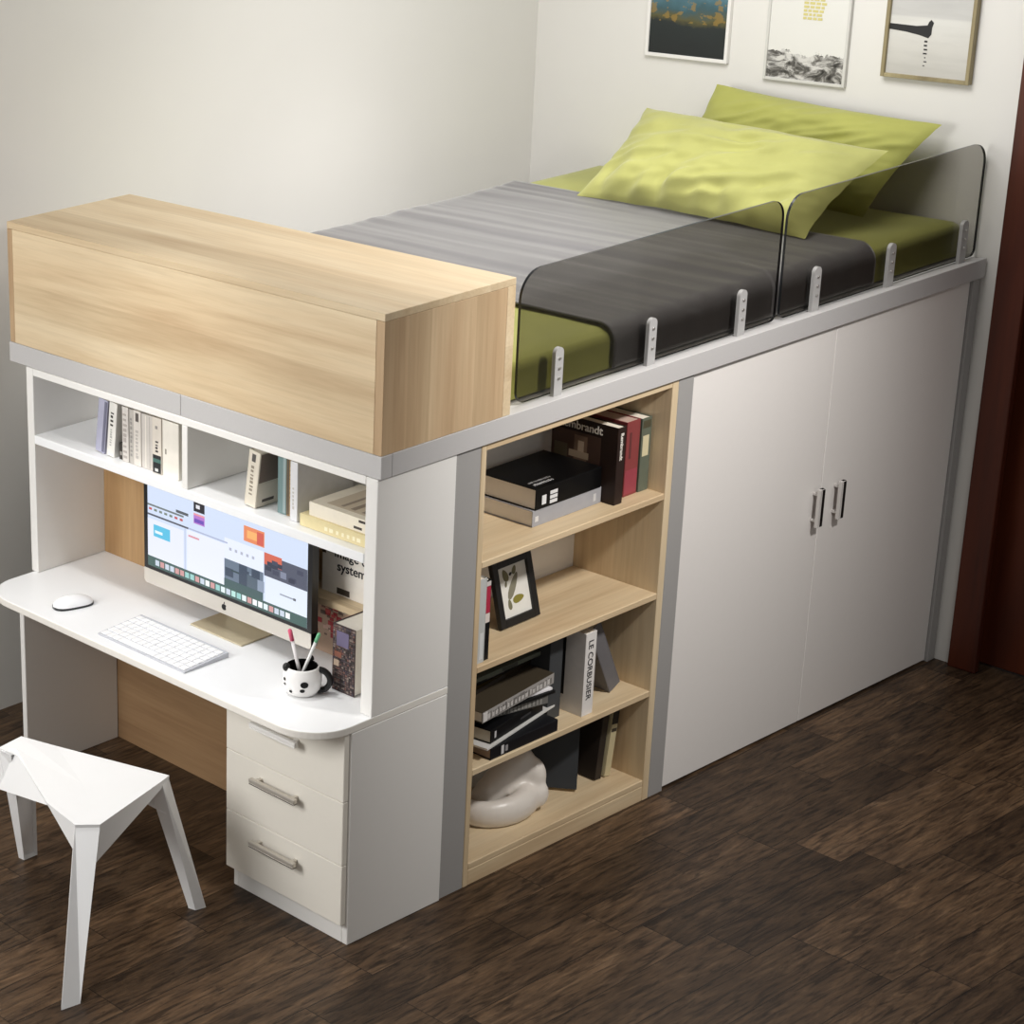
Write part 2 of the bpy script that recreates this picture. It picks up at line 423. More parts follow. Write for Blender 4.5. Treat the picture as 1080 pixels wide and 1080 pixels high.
# ------------------------------------------------------------------ wardrobe
wd = thing('wardrobe', 'white two-door wardrobe under the head of the bed', 'wardrobe')
wx0, wx1, wm = 1.142, 2.396, 1.762
bm = bmesh.new()
for a, b_ in ((wx0, wx0 + .018), (wx1 - .018, wx1)): bm_box(bm, a, b_, .0315, .60, 0, HZ1, .001)
bm_box(bm, wx0 + .0185, wx1 - .0185, .0315, .60, 0, .03, .001)
bm_box(bm, wx0 + .0185, wx1 - .0185, .0315, .60, HZ1 - .02, HZ1, .001)
bm_box(bm, wx0 + .0185, wx1 - .0185, .585, .60, .0305, HZ1 - .0205, 0)
obj('body', bm, WHITE, wd)
DOORM = paint((234, 230, 226), .42, vary=.012)
for a, b_, hx in ((wx0 + .001, wm - .0012, 1.728), (wm + .0012, wx1 - .001, 1.826)):
    dr = box('door', a, b_, .012, .031, .006, HZ1 - .002, DOORM, wd, .0015)
    bm = bmesh.new()
    bm_box(bm, hx - .010, hx - .001, -.014, -.004, .612, .724, .002, 2, 0)
    bm_box(bm, hx - .0008, hx + .014, -.0142, -.003, .613, .723, .001, 1, 1)
    for zz in (.63, .706): bm_box(bm, hx - .004, hx + .006, -.0045, .0118, zz - .004, zz + .004, .001, 1, 0)
    obj('handle', bm, [paint((214, 210, 206), .4, .15), paint((20, 14, 12), .7, spec=.2)], dr)

# ------------------------------------------------------------------ mattress, blanket, pillows
LIME = cloth_mat((160, 161, 82), .8, .25)
LIME2 = cloth_mat((166, 166, 97), .8, .3)
MX0, MX1, MY0, MY1, MZ0, MZ1 = .434, 2.428, .064, 1.292, RZ1, 1.336

def grid_surface(bm, rows, closed=False):
    V = [[bm.verts.new(p) for p in r] for r in rows]
    for i in range(len(V) - 1):
        for j in range(len(V[0]) - 1):
            f = bm.faces.new((V[i][j], V[i + 1][j], V[i + 1][j + 1], V[i][j + 1])); f.smooth = True
    return V

bm = bm_box(bmesh.new(), MX0, MX1, MY0, MY1, MZ0 + .0005, MZ1)
bmesh.ops.subdivide_edges(bm, edges=bm.edges[:], cuts=36, use_grid_fill=True)
R = .034
for v in bm.verts:
    p = v.co
    q = Vector((min(max(p.x, MX0 + R), MX1 - R), min(max(p.y, MY0 + R), MY1 - R), min(max(p.z, MZ0 + .012), MZ1 - R)))
    dlt = p - q
    if dlt.length > 1e-6:
        rr = R if p.z > (MZ0 + MZ1) / 2 else R
        if p.z >= MZ1 - R - 1e-6 or p.z > MZ0 + .012: p = q + dlt.normalized() * min(dlt.length, rr)
    s = p.z - MZ0
    amp = .0035 * max(0, 1 - abs((s - .05) / .06))
    w = mnoise.noise(Vector((p.x * 7, p.y * 7, p.z * 16 + p.x * 9)))
    if p.y < MY0 + .02: p.y += w * amp * 1.6
    if p.z > MZ1 - .006: p.z += .0025 * mnoise.noise(Vector((p.x * 5, p.y * 5, 3)))
    v.co = p
for f in bm.faces: f.smooth = True
mt = obj('mattress', bm, LIME)
tag(mt, 'mattress in a lime green fitted sheet on the loft bed', 'mattress')

# blanket: swept profile that drapes over the front and back edges
BG = cloth_mat((90, 88, 90), .5, .5, vary=.06)
def blanket(bm, off):
    r = R + .006 + off; t0 = MZ1 + .006 + off
    prof = []
    yf = MY0 - .007 - off; yb = MY1 + .007 + off
    for i in range(7): prof.append((yf, RZ1 + .0 + .006 + (t0 - r - RZ1 - .006) * i / 6))
    for i in range(1, 7):
        a = math.radians(180 - 15 * i); prof.append((yf + r + r * math.cos(a), t0 - r + r * math.sin(a)))
    for i in range(1, 48): prof.append((yf + r + (yb - yf - 2 * r) * i / 48, t0))
    for i in range(0, 7):
        a = math.radians(90 - 15 * i); prof.append((yb - r + r * math.cos(a), t0 - r + r * math.sin(a)))
    for i in range(1, 5): prof.append((yb, t0 - r - (t0 - r - RZ1 - .02) * i / 4))
    rows = []
    NXS = 130
    for i in range(NXS + 1):
        x = .874 + (1.972 - .874) * i / NXS
        row = []
        for (y, z) in prof:
            fold = mnoise.noise(Vector((x * 15 + .5 * y, y * .9, 1.3))) * .006 + mnoise.noise(Vector((x * 38, y * 2.2, 5.3))) * .0022
            top = 1.0 if z > t0 - .004 else .45
            e = max(0, 1 - (1.972 - x) / .05); e2 = max(0, 1 - (x - .874) / .04)
            fold = max(fold, -.003) * top + .004 * max(e, e2)
            # the edge wanders a little
            xx = x + .010 * mnoise.noise(Vector((y * 3, 2.2, 0))) * (1 if i in (0, NXS) or True else 0)
            if z > t0 - r * .5: row.append((xx, y, z + fold))
            elif y < .5: row.append((xx, y - fold * .8, z))
            else: row.append((xx, y + fold * .8, z))
        rows.append(row)
    return grid_surface(bm, rows)
bm = bmesh.new()
blanket(bm, 0)
bl = obj('blanket', bm, BG)
so = bl.modifiers.new('thickness', 'SOLIDIFY'); so.thickness = .006; so.offset = 1
tag(bl, 'dark grey blanket draped across the middle of the green mattress', 'blanket')

def pillow(name, label, corners, thick, m, seed, sag=.0, flange=.035):
    """corners: bottom-left, bottom-right, top-right, top-left; the face looks towards the foot of the bed"""
    A, B, C_, D = [Vector(c) for c in corners]
    n = ((B - A).cross(D - A)).normalized()
    N = 56
    bm = bmesh.new()
    def pt(i, j, side):
        u = i / N; v = j / N
        su = 2 * u - 1; sv = 2 * v - 1
        # edges pull in between the corners
        pu = su * (1 - .055 * (1 - sv * sv)); pv = sv * (1 - .05 * (1 - su * su))
        uu = (pu + 1) / 2; vv = (pv + 1) / 2
        P = A * (1 - uu) * (1 - vv) + B * uu * (1 - vv) + C_ * uu * vv + D * (1 - uu) * vv
        f = max(0, (1 - abs(su) ** 2.6) * (1 - abs(sv) ** 2.6)) ** .62
        h = thick * f
        w = mnoise.noise(Vector((u * 5 + seed, v * 4, seed))) * .022 + mnoise.noise(Vector((u * 13, v * 9 + seed, 2 + seed))) * .009
        crease = abs(mnoise.noise(Vector((u * 3.2 + seed * 3, v * 7 - u * 5, 9)))) * .034
        # gathers that run in from the lower seam
        gath = .050 * mnoise.noise(Vector((u * 15, v * 2.0, seed + 4))) * max(0, 1 - v * 1.9)
        h += (w - crease + gath) * f
        ed = mnoise.noise(Vector((u * 9, v * 9, 20 + seed))) * .006
        P = P + n * (h * side + ed * (1 - f)) - Vector((0, 0, sag * f * (1 - vv)))
        return P
    F = [[bm.verts.new(pt(i, j, 1)) for j in range(N + 1)] for i in range(N + 1)]
    K = [[F[i][j] if i in (0, N) or j in (0, N) else bm.verts.new(pt(i, j, -.55)) for j in range(N + 1)] for i in range(N + 1)]
    for i in range(N):
        for j in range(N):
            f = bm.faces.new((F[i][j], F[i + 1][j], F[i + 1][j + 1], F[i][j + 1])); f.smooth = True
            vs = (K[i][j], K[i][j + 1], K[i + 1][j + 1], K[i + 1][j])
            if len(set(vs)) == 4 and not all(v in F[a] for a in (i, i + 1) for v in vs if False):
                try: f = bm.faces.new(vs); f.smooth = True
                except ValueError: pass
    o = obj(name, bm, m)
    return tag(o, label, 'pillow', 'lime green pillows on the bed')
pillow('pillow', 'lime green pillow leaning in front, the one lying lower on the bed', ((1.935, 1.005, 1.352), (1.905, .222, 1.350), (2.175, .165, 1.556), (2.165, .945, 1.590)), .098, LIME2, 1.7)
pillow('pillow', 'lime green pillow behind the other, propped against the wall', ((2.225, .94, 1.352), (2.215, .245, 1.352), (2.375, .135, 1.602), (2.375, .855, 1.640)), .07, LIME, 5.1)

# ------------------------------------------------------------------ books
def patches(pl, root):
    """printed blocks worked into the cover: (face, u0, u1, v0, v1, colour[, plane]); face 's' spine (x,z at y=0), 'l' cover at x=0 (y,z), 'r' cover at x=plane (y,z)"""
    cov = next(c for c in root.children if c.name.split('.')[0] == 'cover')
    bm = bmesh.new(); bm.from_mesh(cov.data); ms = list(cov.data.materials); d = .001
    for n_, p in enumerate(pl):
        e = .0003 + (.00006 * n_ if n_ < 12 else .0012 if len(pl) > 40 and n_ > len(pl) - 4 else .0009 + .000004 * n_ / 100)
        face, u0, u1, v0, v1, col = p[:6]; pln = p[6] if len(p) > 6 else 0
        m = paint(col, .55)
        if m not in ms: ms.append(m); cov.data.materials.append(m)
        k = ms.index(m)
        if face == 's': bm_box(bm, u0, u1, -e, d, v0, v1, 0, 1, k)
        elif face == 'l': bm_box(bm, -e, d, u0, u1, v0, v1, 0, 1, k)
        elif face == 'r': bm_box(bm, pln - d, pln + e, u0, u1, v0, v1, 0, 1, k)
    bm.to_mesh(cov.data); bm.free()

def book(label, mw, t, d_, h, col, group, prints=(), pages=None, hard=True, rough=.45, ct=None, cat='book'):
    r = thing('book', label, cat, mw, group)
    ct = ct or (.0022 if hard else .001)
    bm = bmesh.new()
    bm_box(bm, 0, ct, 0, d_, 0, h, .0006); bm_box(bm, t - ct, t, 0, d_, 0, h, .0006)
    bm_box(bm, ct * .9, t - ct * .9, 0, ct, 0, h, .0006)
    obj('cover', bm, paint(col, rough, spec=.25, vary=.08, bscale=40), r)
    ins = .003 if hard else .0008
    obj('pages', bm_box(bmesh.new(), ct + .0001, t - ct - .0001, ct + .0001, d_ - ins, ins, h - ins), pages or PAGES, r)
    if prints: patches(prints, r)
    return r

def dashes(face, u, w, v0, v1, n, col, pln=0, seed=0, horiz=False):
    """a line of unreadable small lettering"""
    rnd = random.Random(seed); out = []
    step = (v1 - v0) / n
    for i in range(n):
        k = rnd.uniform(.35, .8)
        if horiz: out.append((face, v0 + i * step, v0 + i * step + step * k, u, u + w * rnd.uniform(.7, 1), col, pln))
        else: out.append((face, u, u + w * rnd.uniform(.7, 1), v0 + i * step, v0 + i * step + step * k, col, pln))
    return out

# left cubby: seven books, spines to the front of the desk
SZ = .9920
def upright(y_left, x, lean=0, t=.038): return T(x, y_left, SZ + max(0, t * math.sin(math.radians(lean))) + .0004) @ RZ(-90) @ RY(lean)
G1 = 'books in the left cubby of the hutch'
book('lavender grey book, first from the left in the left cubby', upright(1.009, .022, 7, .036), .036, .15, .150, (176, 176, 196), G1, [('s', .024, .034, .004, .146, (112, 112, 132))])
book('leaning white book with black lettering, second from the left in the left cubby', upright(.962, .020, 6, .030), .030, .15, .151, (232, 230, 224), G1,
     dashes('s', .008, .012, .085, .130, 4, (50, 46, 44), seed=3) + dashes('s', .010, .008, .03, .08, 7, (176, 176, 172), seed=4))
book('short dark book low in the gap of the left cubby', upright(.918, .026, 0), .014, .12, .045, (62, 58, 54), G1, [('s', .003, .011, .012, .022, (150, 146, 140))])
book('white book with mottled grey spine beside the dark gap', upright(.901, .022, 0), .024, .15, .149, (214, 209, 203), G1, dashes('s', .004, .015, .01, .14, 9, (176, 168, 162), seed=8))
book('thin greyish white book, fourth tall one from the right in the left cubby', upright(.8755, .024, 0), .017, .15, .147, (192, 187, 180), G1, dashes('s', .004, .008, .02, .13, 9, (150, 146, 142), seed=9))
book('white book with a dark mark at the top of its spine', upright(.8570, .022, 0), .028, .15, .149, (222, 216, 208), G1,
     [('s', .008, .020, .120, .143, (92, 86, 82))] + dashes('s', .008, .010, .02, .10, 8, (190, 184, 178), seed=2))
book('plain pale grey book left of the one with the green and black label', upright(.8275, .023, 0), .044, .15, .147, (208, 202, 195), G1, [('s', .014, .018, .004, .143, (232, 226, 216)), ('s', .030, .032, .004, .143, (178, 172, 166))])
book('cream book with a green and black label at the foot of its spine', upright(.7815, .018, 0), .034, .15, .150, (222, 214, 202), G1,
     [('s', .002, .032, .002, .050, (34, 36, 38)), ('s', .002, .032, .030, .040, (74, 112, 104)), ('s', .010, .022, .006, .014, (214, 214, 212))] + dashes('s', .012, .011, .058, .092, 4, (56, 50, 48), seed=12) + [('s', .012, .020, .120, .128, (150, 144, 140))])
book('thick plain cream book at the right end of the left cubby', upright(.7455, .020, 0), .060, .15, .150, (238, 233, 222), G1, [('s', .010, .015, .060, .074, (150, 142, 132))])

# right cubby
G2 = 'books in the right cubby of the hutch'
book('leaning cream book with a brown and beige cover in the right cubby', upright(.451, .018, 7), .038, .10, .146, (226, 218, 202), G2,
     dashes('s', .012, .012, .03, .11, 8, (150, 140, 124), seed=21) + [('s', .012, .024, .118, .138, (88, 84, 80)), ('r', .004, .096, .066, .142, (128, 112, 102), .038), ('r', .004, .096, .004, .062, (222, 212, 196), .038), ('r', .02, .06, .012, .020, (84, 76, 70), .038)])
book('teal book standing beside the leaning cream one', upright(.3600, .040, 0), .029, .14, .150, (118, 142, 142), G2, [('s', .018, .027, .004, .146, (152, 168, 168))])
book('brown book with a gold spine in the right cubby', upright(.3300, .040, 0), .026, .14, .148, (150, 124, 88), G2, [('s', .002, .008, .004, .144, (92, 82, 70))] + dashes('s', .011, .008, .03, .13, 9, (196, 176, 130), seed=22))
book('white book standing against the pile in the right cubby', upright(.3030, .024, 0), .024, .19, .150, (224, 224, 226), G2, dashes('s', .008, .006, .03, .09, 6, (196, 192, 186), seed=23))
def flat_left(y0, x, z, yaw=0): return T(x, y0, z) @ RZ(-90 + yaw) @ RY(-90)
book('yellowish book lying at the bottom of the pile in the right cubby', flat_left(.042, .018, SZ + .0003), .030, .18, .222, (226, 212, 166), G2, dashes('s', .008, .010, .03, .15, 7, (244, 236, 206), seed=24), hard=False, pages=paint((238, 228, 190), .8))
book('thick cream book lying on top of the pile in the right cubby', flat_left(.044, .024, SZ + .0309), .034, .17, .196, (240, 232, 214), G2,
     [('r', .02, .16, .02, .16, (206, 192, 170), .034), ('r', .03, .15, .04, .06, (146, 132, 116), .034), ('r', .03, .15, .08, .095, (150, 136, 120), .034), ('r', .03, .15, .115, .125, (160, 146, 130), .034), ('s', .006, .012, .03, .055, (70, 62, 58)), ('s', .024, .030, .01, .04, (70, 62, 58))], hard=False)

# ------------------------------------------------------------------ things at the right of the monitor
G3 = 'books at the right of the monitor'
def facing(x_back, y_left, z): return T(x_back, y_left, z) @ RZ(180)
r = book('thick book with a dark collage cover standing behind the pen cup', facing(.150, .174, DT + .0006), .108, .072, .174, (72, 58, 58), G3, pages=paint((240, 234, 222), .8))
pl = []
rnd = random.Random(5)
for i in range(12):
    for j in range(28):
        c = rnd.choice([(92, 78, 76), (60, 52, 54), (112, 92, 88), (74, 70, 80), (122, 88, 80), (92, 86, 84), (54, 48, 48), (140, 126, 118)])
        a = .003 + i * .0057; b_ = .004 + j * .0060
        pl.append(('r', a, a + rnd.uniform(.003, .0056), b_, b_ + rnd.uniform(.003, .0058), c, .108))
pl.append(('r', .014, .052, .120, .158, (112, 104, 134), .108)); pl.append(('r', .008, .03, .09, .104, (140, 88, 72), .108)); pl.append(('r', .006, .022, .066, .082, (190, 168, 146), .108))
patches(pl, r)
r = book('book with a red floral cover standing against the board under the ledge', facing(.205, .372, DT + .0006), .022, .165, .143, (188, 160, 138), G3)
pl = []
for i in range(46):
    a, b_ = rnd.gauss(.060, .026), rnd.uniform(.05, .132); s = rnd.uniform(.004, .011)
    pl.append(('r', max(.003, a - s), min(.162, a + s), b_ - s * .6, b_ + s * .6, rnd.choice([(170, 34, 44), (150, 28, 38), (196, 70, 70), (210, 176, 160), (120, 96, 84)]), .022))
for i in range(18):
    a, b_ = rnd.uniform(.10, .158), rnd.uniform(.07, .13); s = rnd.uniform(.004, .01)
    pl.append(('r', a - s * .5, min(.162, a + s), b_ - s * .5, min(.141, b_ + s), rnd.choice([(206, 196, 182), (96, 88, 82), (150, 136, 124)]), .022))
patches(pl, r)
r = book('white book with black lettering standing on the small oak ledge', facing(.231, .354, .7515), .040, .300, .200, (238, 232, 222), G3)
bx = .0408
text('title', 'Image of', INK, r, (bx, .040, .100), (0, 1, 0), (0, 0, 1), .034, bold=.0004)
text('title', 'systems', INK, r, (bx, .050, .066), (0, 1, 0), (0, 0, 1), .034, bold=.0004)
patches([('r', .050, .092, .004, .020, (70, 62, 54), .040), ('r', .0, .012, .10, .17, (80, 62, 44), .040), ('r', .146, .156, .05, .09, (60, 54, 50), .040)], r)

# ------------------------------------------------------------------ bookcase, top shelf
G4 = 'books on the top shelf of the bookcase'
Z1 = .8783
def flat_front(x_right, y, z, yaw=0): return T(x_right, y, z) @ RZ(yaw) @ RY(-90)
SILV = paint((228, 222, 214), .75, vary=.03)
r = book('thick silver grey book lying under the black one on the top shelf', flat_front(.888, .072, Z1), .043, .185, .262, (160, 160, 164), G4, [('s', .012, .026, .24, .252, (214, 212, 210)), ('s', .010, .03, .02, .03, (196, 196, 196))], pages=SILV, rough=.35)
r = book('thick black book lying on the silver grey one', flat_front(.882, .070, Z1 + .0433), .055, .18, .250, (5, 5, 6), G4,
         [('s', .010, .034, .210, .226, (226, 226, 226))] + [('s', .006 + .012 * k, .015 + .012 * k, .168, .196, (220, 220, 220)) for k in range(3)] +
         dashes('r', .020, .010, .160, .235, 9, (206, 206, 206), .055, 31) + dashes('r', .038, .006, .150, .235, 12, (150, 150, 150), .055, 32), pages=SILV)
# standing three
r = book('dark brown art book with a painting on its cover standing beside the black book', T(.8905, .034, Z1), .031, .20, .205, (44, 32, 28), G4,
         [('l', .05, .198, .02, .168, (74, 52, 42)), ('l', .09, .13, .09, .16, (120, 96, 78)), ('l', .085, .145, .10, .118, (176, 156, 132)), ('l', .10, .118, .118, .146, (192, 170, 146)), ('l', .06, .10, .03, .08, (124, 44, 36)), ('l', .15, .19, .08, .13, (96, 86, 66))])
text('title', 'Rembrandt', paint((232, 226, 216), .6), r, (-.0008, .182, .176), (0, -1, 0), (0, 0, 1), .030, bold=.0004)
text('title', 'Rembrandt', paint((232, 226, 216), .6), r, (.010, -.0008, .190), (0, 0, -1), (1, 0, 0), .016, bold=.0003)
book('dull red book standing on the top shelf', T(.955, .056, Z1), .052, .185, .200, (132, 62, 62), G4, [('s', .002, .050, .006, .07, (146, 58, 70)), ('s', .012, .02, .10, .17, (96, 46, 46))], pages=paint((196, 170, 156), .8))
book('green grey book with a cream label at the right end of the top shelf', T(1.012, .054, Z1), .038, .18, .197, (96, 102, 88), G4, [('s', .006, .030, .095, .150, (206, 196, 160)), ('s', .004, .034, .17, .19, (74, 70, 52))])

# second shelf
G5 = 'books on the second shelf of the bookcase'
Z2 = .6033
book('silver white book at the left end of the second shelf', T(.3640, .016, Z2), .036, .16, .222, (190, 192, 190), G5, [('s', .004, .010, .01, .21, (150, 150, 146)), ('s', .018, .030, .01, .08, (214, 216, 216))])
book('thin black book with a red block on its spine on the second shelf', T(.4020, .020, Z2), .019, .16, .212, (18, 18, 20), G5, [('s', .002, .017, .125, .195, (176, 44, 70)), ('s', .002, .017, .100, .124, (226, 214, 206)), ('s', .002, .017, .196, .208, (206, 200, 196))])
book('thin white leaning book set back behind the photo frame', T(.4320, .045, Z2 + .0004) @ RY(-2), .014, .15, .195, (222, 218, 212), G5, dashes('s', .004, .005, .02, .12, 8, (120, 116, 112), seed=41))

# photo frame leaning back
fr = thing('photo_frame', 'small black photo frame with pressed leaves leaning on the second shelf', 'photo frame', T(.573, .104, Z2 + .0045) @ RZ(1) @ RX(-14))
FW, FH, FB = .150, .172, .020
bm = bmesh.new()
bm_box(bm, 0, FB, 0, .012, 0, FH, .001); bm_box(bm, FW - FB, FW, 0, .012, 0, FH, .001)
bm_box(bm, FB, FW - FB, 0, .012, 0, FB, .001); bm_box(bm, FB, FW - FB, 0, .012, FH - FB, FH, .001)
obj('frame', bm, BLACK, fr)
box('backing', .002, FW - .002, .0123, .015, .002, FH - .002, paint((60, 50, 40), .7), fr, 0)
mt_ = box('mat_board', FB - .001, FW - FB + .001, .008, .0115, FB - .001, FH - FB + .001, paint((224, 222, 214), .7), fr, 0)
bm = bmesh.new()
def leaf_pts(cx, cz, l, w, ang, y, n=14):
    out = []; a = math.radians(ang)
    for i in range(n):
        t = 2 * PI * i / n; u = l * math.cos(t); v = w * math.sin(t) * (1 - .25 * math.cos(t))
        out.append((cx + u * math.cos(a) - v * math.sin(a), y, cz + u * math.sin(a) + v * math.cos(a)))
    return out
for cx, cz, l, w, ang, k in ((.050, .128, .017, .010, 110, 0), (.070, .128, .006, .004, 20, 1), (.085, .135, .012, .007, 60, 0), (.073, .096, .038, .011, 55, 2), (.048, .106, .008, .004, 70, 0), (.086, .060, .021, .010, 5, 3), (.052, .052, .014, .007, 95, 0)):
    bm_prism(bm, leaf_pts(cx, cz, l, w, ang, .0074), (0, .0004, 0), k)
obj('pressed_leaves', bm, [paint((116, 112, 84), .7), INK, paint((128, 124, 104), .7), paint((132, 124, 48), .7)], mt_)
bm = bmesh.new(); bm_prism(bm, [(.06, .0155, .15), (.09, .0155, .15), (.09, .050, .012), (.06, .050, .012)], (0, .002, 0))
obj('easel_back', bm, paint((60, 50, 40), .7), fr)

# third shelf: pile of books
G6 = 'books piled on the third shelf of the bookcase'
Z3 = .3253
BLK = (20, 20, 24)
z = Z3
def pile(label, xr, y, yaw, t, d_, h, col, prints=(), pages=None, hard=True):
    global z
    r = book(label, flat_front(xr, y, z + .0003, yaw), t, d_, h, col, G6, prints, pages, hard)
    z += t + .0006
    return r
PBR = paint((150, 128, 112), .8); PCR = paint((206, 196, 176), .8)
pile('black book at the very bottom of the pile on the third shelf', .690, .010, 0, .032, .17, .255, BLK, [('s', .004, .028, .205, .215, (206, 204, 204)), ('s', .008, .024, .190, .200, (150, 148, 150))], PBR)
pile('slim white booklet sticking out askew above the bottom black book', .742, .062, 9.6, .006, .10, .328, (206, 204, 200), (), None, False)
pile('second black book up from the bottom of the pile', .690, .0585, 9.2, .036, .155, .250, (12, 12, 14), [('s', .010, .028, .224, .232, (206, 204, 204)), ('s', .014, .020, .06, .11, (56, 54, 56))], PCR)
pile('grey book with a mottled spine in the middle of the pile', .672, .030, -11, .022, .16, .190, (112, 110, 106), dashes('s', .003, .016, .02, .18, 14, (150, 148, 142), seed=51))
pile('thin black book under the white paper one in the pile', .694, .026, -5, .008, .17, .220, (8, 8, 8))
pile('white paper-covered book in the pile, its cover corner showing', .690, .032, -6, .006, .16, .210, (230, 228, 230), hard=False)
pile('thick grey book with a worn lettered spine lying askew across the pile', .7105, .046, 6.8, .030, .13, .316, (66, 58, 46), [('s', .0008, .0292, .0, .316, (160, 156, 152))] + dashes('s', .004, .022, .01, .30, 26, (118, 114, 110), seed=52) + dashes('s', .006, .014, .02, .30, 17, (196, 192, 188), seed=53) + [('s', .003, .027, .296, .314, (214, 210, 206))])
pile('dark book with a brown gold cover in the upper part of the pile', .750, .126, 8, .014, .12, .300, (40, 30, 16), [('r', .002, .118, .01, .29, (84, 68, 28), .014), ('s', .002, .012, .16, .29, (38, 30, 24))])
pile('thin black book second from the top of the pile', .730, .112, 3, .016, .14, .300, (12, 11, 10), [('s', .005, .011, .14, .21, (96, 94, 90))])
pile('green grey book on the very top of the pile', .722, .092, 1, .012, .16, .310, (104, 108, 96), [('s', .001, .011, .10, .16, (64, 66, 58))])
G7 = 'books standing on the third shelf of the bookcase'
book('dark grey binder standing right of the pile on the third shelf', T(.712, .062, Z3), .050, .19, .238, (66, 68, 70), G7)
r = book('thick white book with black capitals down its spine on the third shelf', T(.797, .020, Z3), .042, .20, .232, (226, 222, 218), G7, [('l', .060, .196, .045, .215, (20, 20, 22)), ('r', .02, .17, .02, .2, (210, 206, 202), .042)])
text('title', 'LE CORBUSIER', INK, r, (.012, -.0008, .212), (0, 0, -1), (1, 0, 0), .026)
book('grey book leaning to the left against the white one', T(.967, .064, Z3 + .0008) @ RY(-26), .046, .19, .225, (108, 106, 108), G7)

# bottom shelf
G8 = 'books on the bottom shelf of the bookcase'
Z4 = .0623
r = book('large dark grey album leaning on the bottom shelf', T(.866, .072, Z4 + .0093) @ RZ(38) @ RY(18), .028, .165, .222, (52, 54, 56), G8)
book('dark brown book standing behind the grey album', T(.953, .082, Z4 + .0033) @ RY(6), .026, .16, .218, (44, 38, 34), G8)
book('book with a cream spine and black top at the right end of the bottom shelf', T(.9885, .078, Z4 + .0035) @ RY(7), .024, .16, .215, (196, 184, 148), G8, [('s', .0, .024, .150, .213, (26, 24, 24)), ('s', .002, .022, .128, .138, (60, 54, 46))])

# white figurine, one continuous mesh
def blob(parts, vox=.006):
    bm = bmesh.new()
    for (c, rad, rot) in parts:
        M = T(*c) @ rot @ Matrix.Diagonal((*rad, 1))
        bmesh.ops.create_icosphere(bm, subdivisions=4, radius=1, matrix=M)
    me = bpy.data.meshes.new('tmp'); bm.to_mesh(me); bm.free()
    o = bpy.data.objects.new('tmp', me); COL.objects.link(o)
    rm = o.modifiers.new('r', 'REMESH'); rm.mode = 'VOXEL'; rm.voxel_size = vox
    sm = o.modifiers.new('s', 'SMOOTH'); sm.factor = .5; sm.iterations = 9
    dg = bpy.context.evaluated_depsgraph_get(); out = bpy.data.meshes.new_from_object(o.evaluated_get(dg))
    bpy.data.objects.remove(o)
    for p in out.polygons: p.use_smooth = True
    return out
I4 = Matrix.Identity(4)
parts = []
cx_, cy_ = .628, .155
# a low body that sweeps from the head at the right round the front to a thin tail rim at the left
for i in range(19):
    k = i / 18
    a = math.radians(-28 - k * 190)
    rr = 1.0
    x = cx_ + .102 * math.cos(a); y = cy_ + .078 * math.sin(a)
    hz = .046 - .012 * k; hr = .040 - .018 * k
    parts.append(((x, y, Z4 + hz + .012 * max(0, k - .6)), (hr, hr * .9, hz * .98), I4))
for i in range(9):        # back rising to the right
    k = i / 8
    parts.append(((cx_ - .01 + .085 * k, cy_ + .012 - .022 * k, Z4 + .042 + .068 * k), (.036 + .016 * k, .040 + .008 * k, .036 + .016 * k), I4))
parts += [((cx_ + .098, cy_ - .045, Z4 + .095), (.034, .040, .050), I4), ((cx_ + .080, cy_ - .020, Z4 + .140), (.036, .034, .026), RY(-15)),
          ((cx_ + .092, cy_ - .082, Z4 + .048), (.024, .018, .034), RY(22)), ((cx_ + .018, cy_ + .006, Z4 + .092), (.018, .022, .030), RY(35)), ((cx_ - .018, cy_ + .0, Z4 + .066), (.018, .02, .022), RY(35)), ((cx_ + .046, cy_ + .012, Z4 + .120), (.018, .024, .026), RY(30))]
me = blob(parts)
zmin = min(v.co.z for v in me.vertices)
for v in me.vertices: v.co.z = max(v.co.z, zmin + .004)
zmin = min(v.co.z for v in me.vertices)
for v in me.vertices: v.co.z += Z4 + .0003 - zmin
me.materials.append(paint((222, 215, 206), .35, vary=.02))
o = bpy.data.objects.new('figurine', me); COL.objects.link(o)
tag(o, 'white ceramic animal figurine curled up on the bottom shelf', 'figurine')

# ------------------------------------------------------------------ computer
ALU = paint((226, 220, 210), .32, .35, vary=.01)
mo = thing('desktop_computer', 'large all-in-one desktop computer with a lit screen standing on the desk', 'computer', T(.085, .588, DT))
# local: screen spans y -.302..+.302, z .055..0.372
SB, ST = .092, .374
CH = .052
pts = round_rect(-.303, .303, CH, ST, (.010, .010, .008, .008), 0, 5)
pts = [(0, p[0], p[2]) for p in pts]
o = obj('housing', bm_prism(bmesh.new(), pts, (.022, 0, 0)), paint((30, 30, 32), .3), mo)
ch = round_rect(-.303, .303, CH, SB + .002, (.010, .010, .0008, .0008), 0, 5)
chin = obj('chin', bm_prism(bmesh.new(), [(-.0012, p[0], p[2]) for p in ch], (.0235, 0, 0)), ALU, mo)
chin['label'] = 'pale aluminium strip under the screen'
bm = bmesh.new()
lg = []
for i in range(24):
    t = 2 * PI * i / 24
    rr = .0085 * (1 - .13 * max(0, math.cos(t - PI / 2)) ** 6 - .06 * max(0, math.cos(t + PI / 2)) ** 6)
    if abs(((t + PI) % (2 * PI)) - PI) < .5: rr *= .72
    lg.append((-.0018, -rr * math.cos(t), .0715 + rr * 1.05 * math.sin(t)))
bm_prism(bm, lg, (.0006, 0, 0))
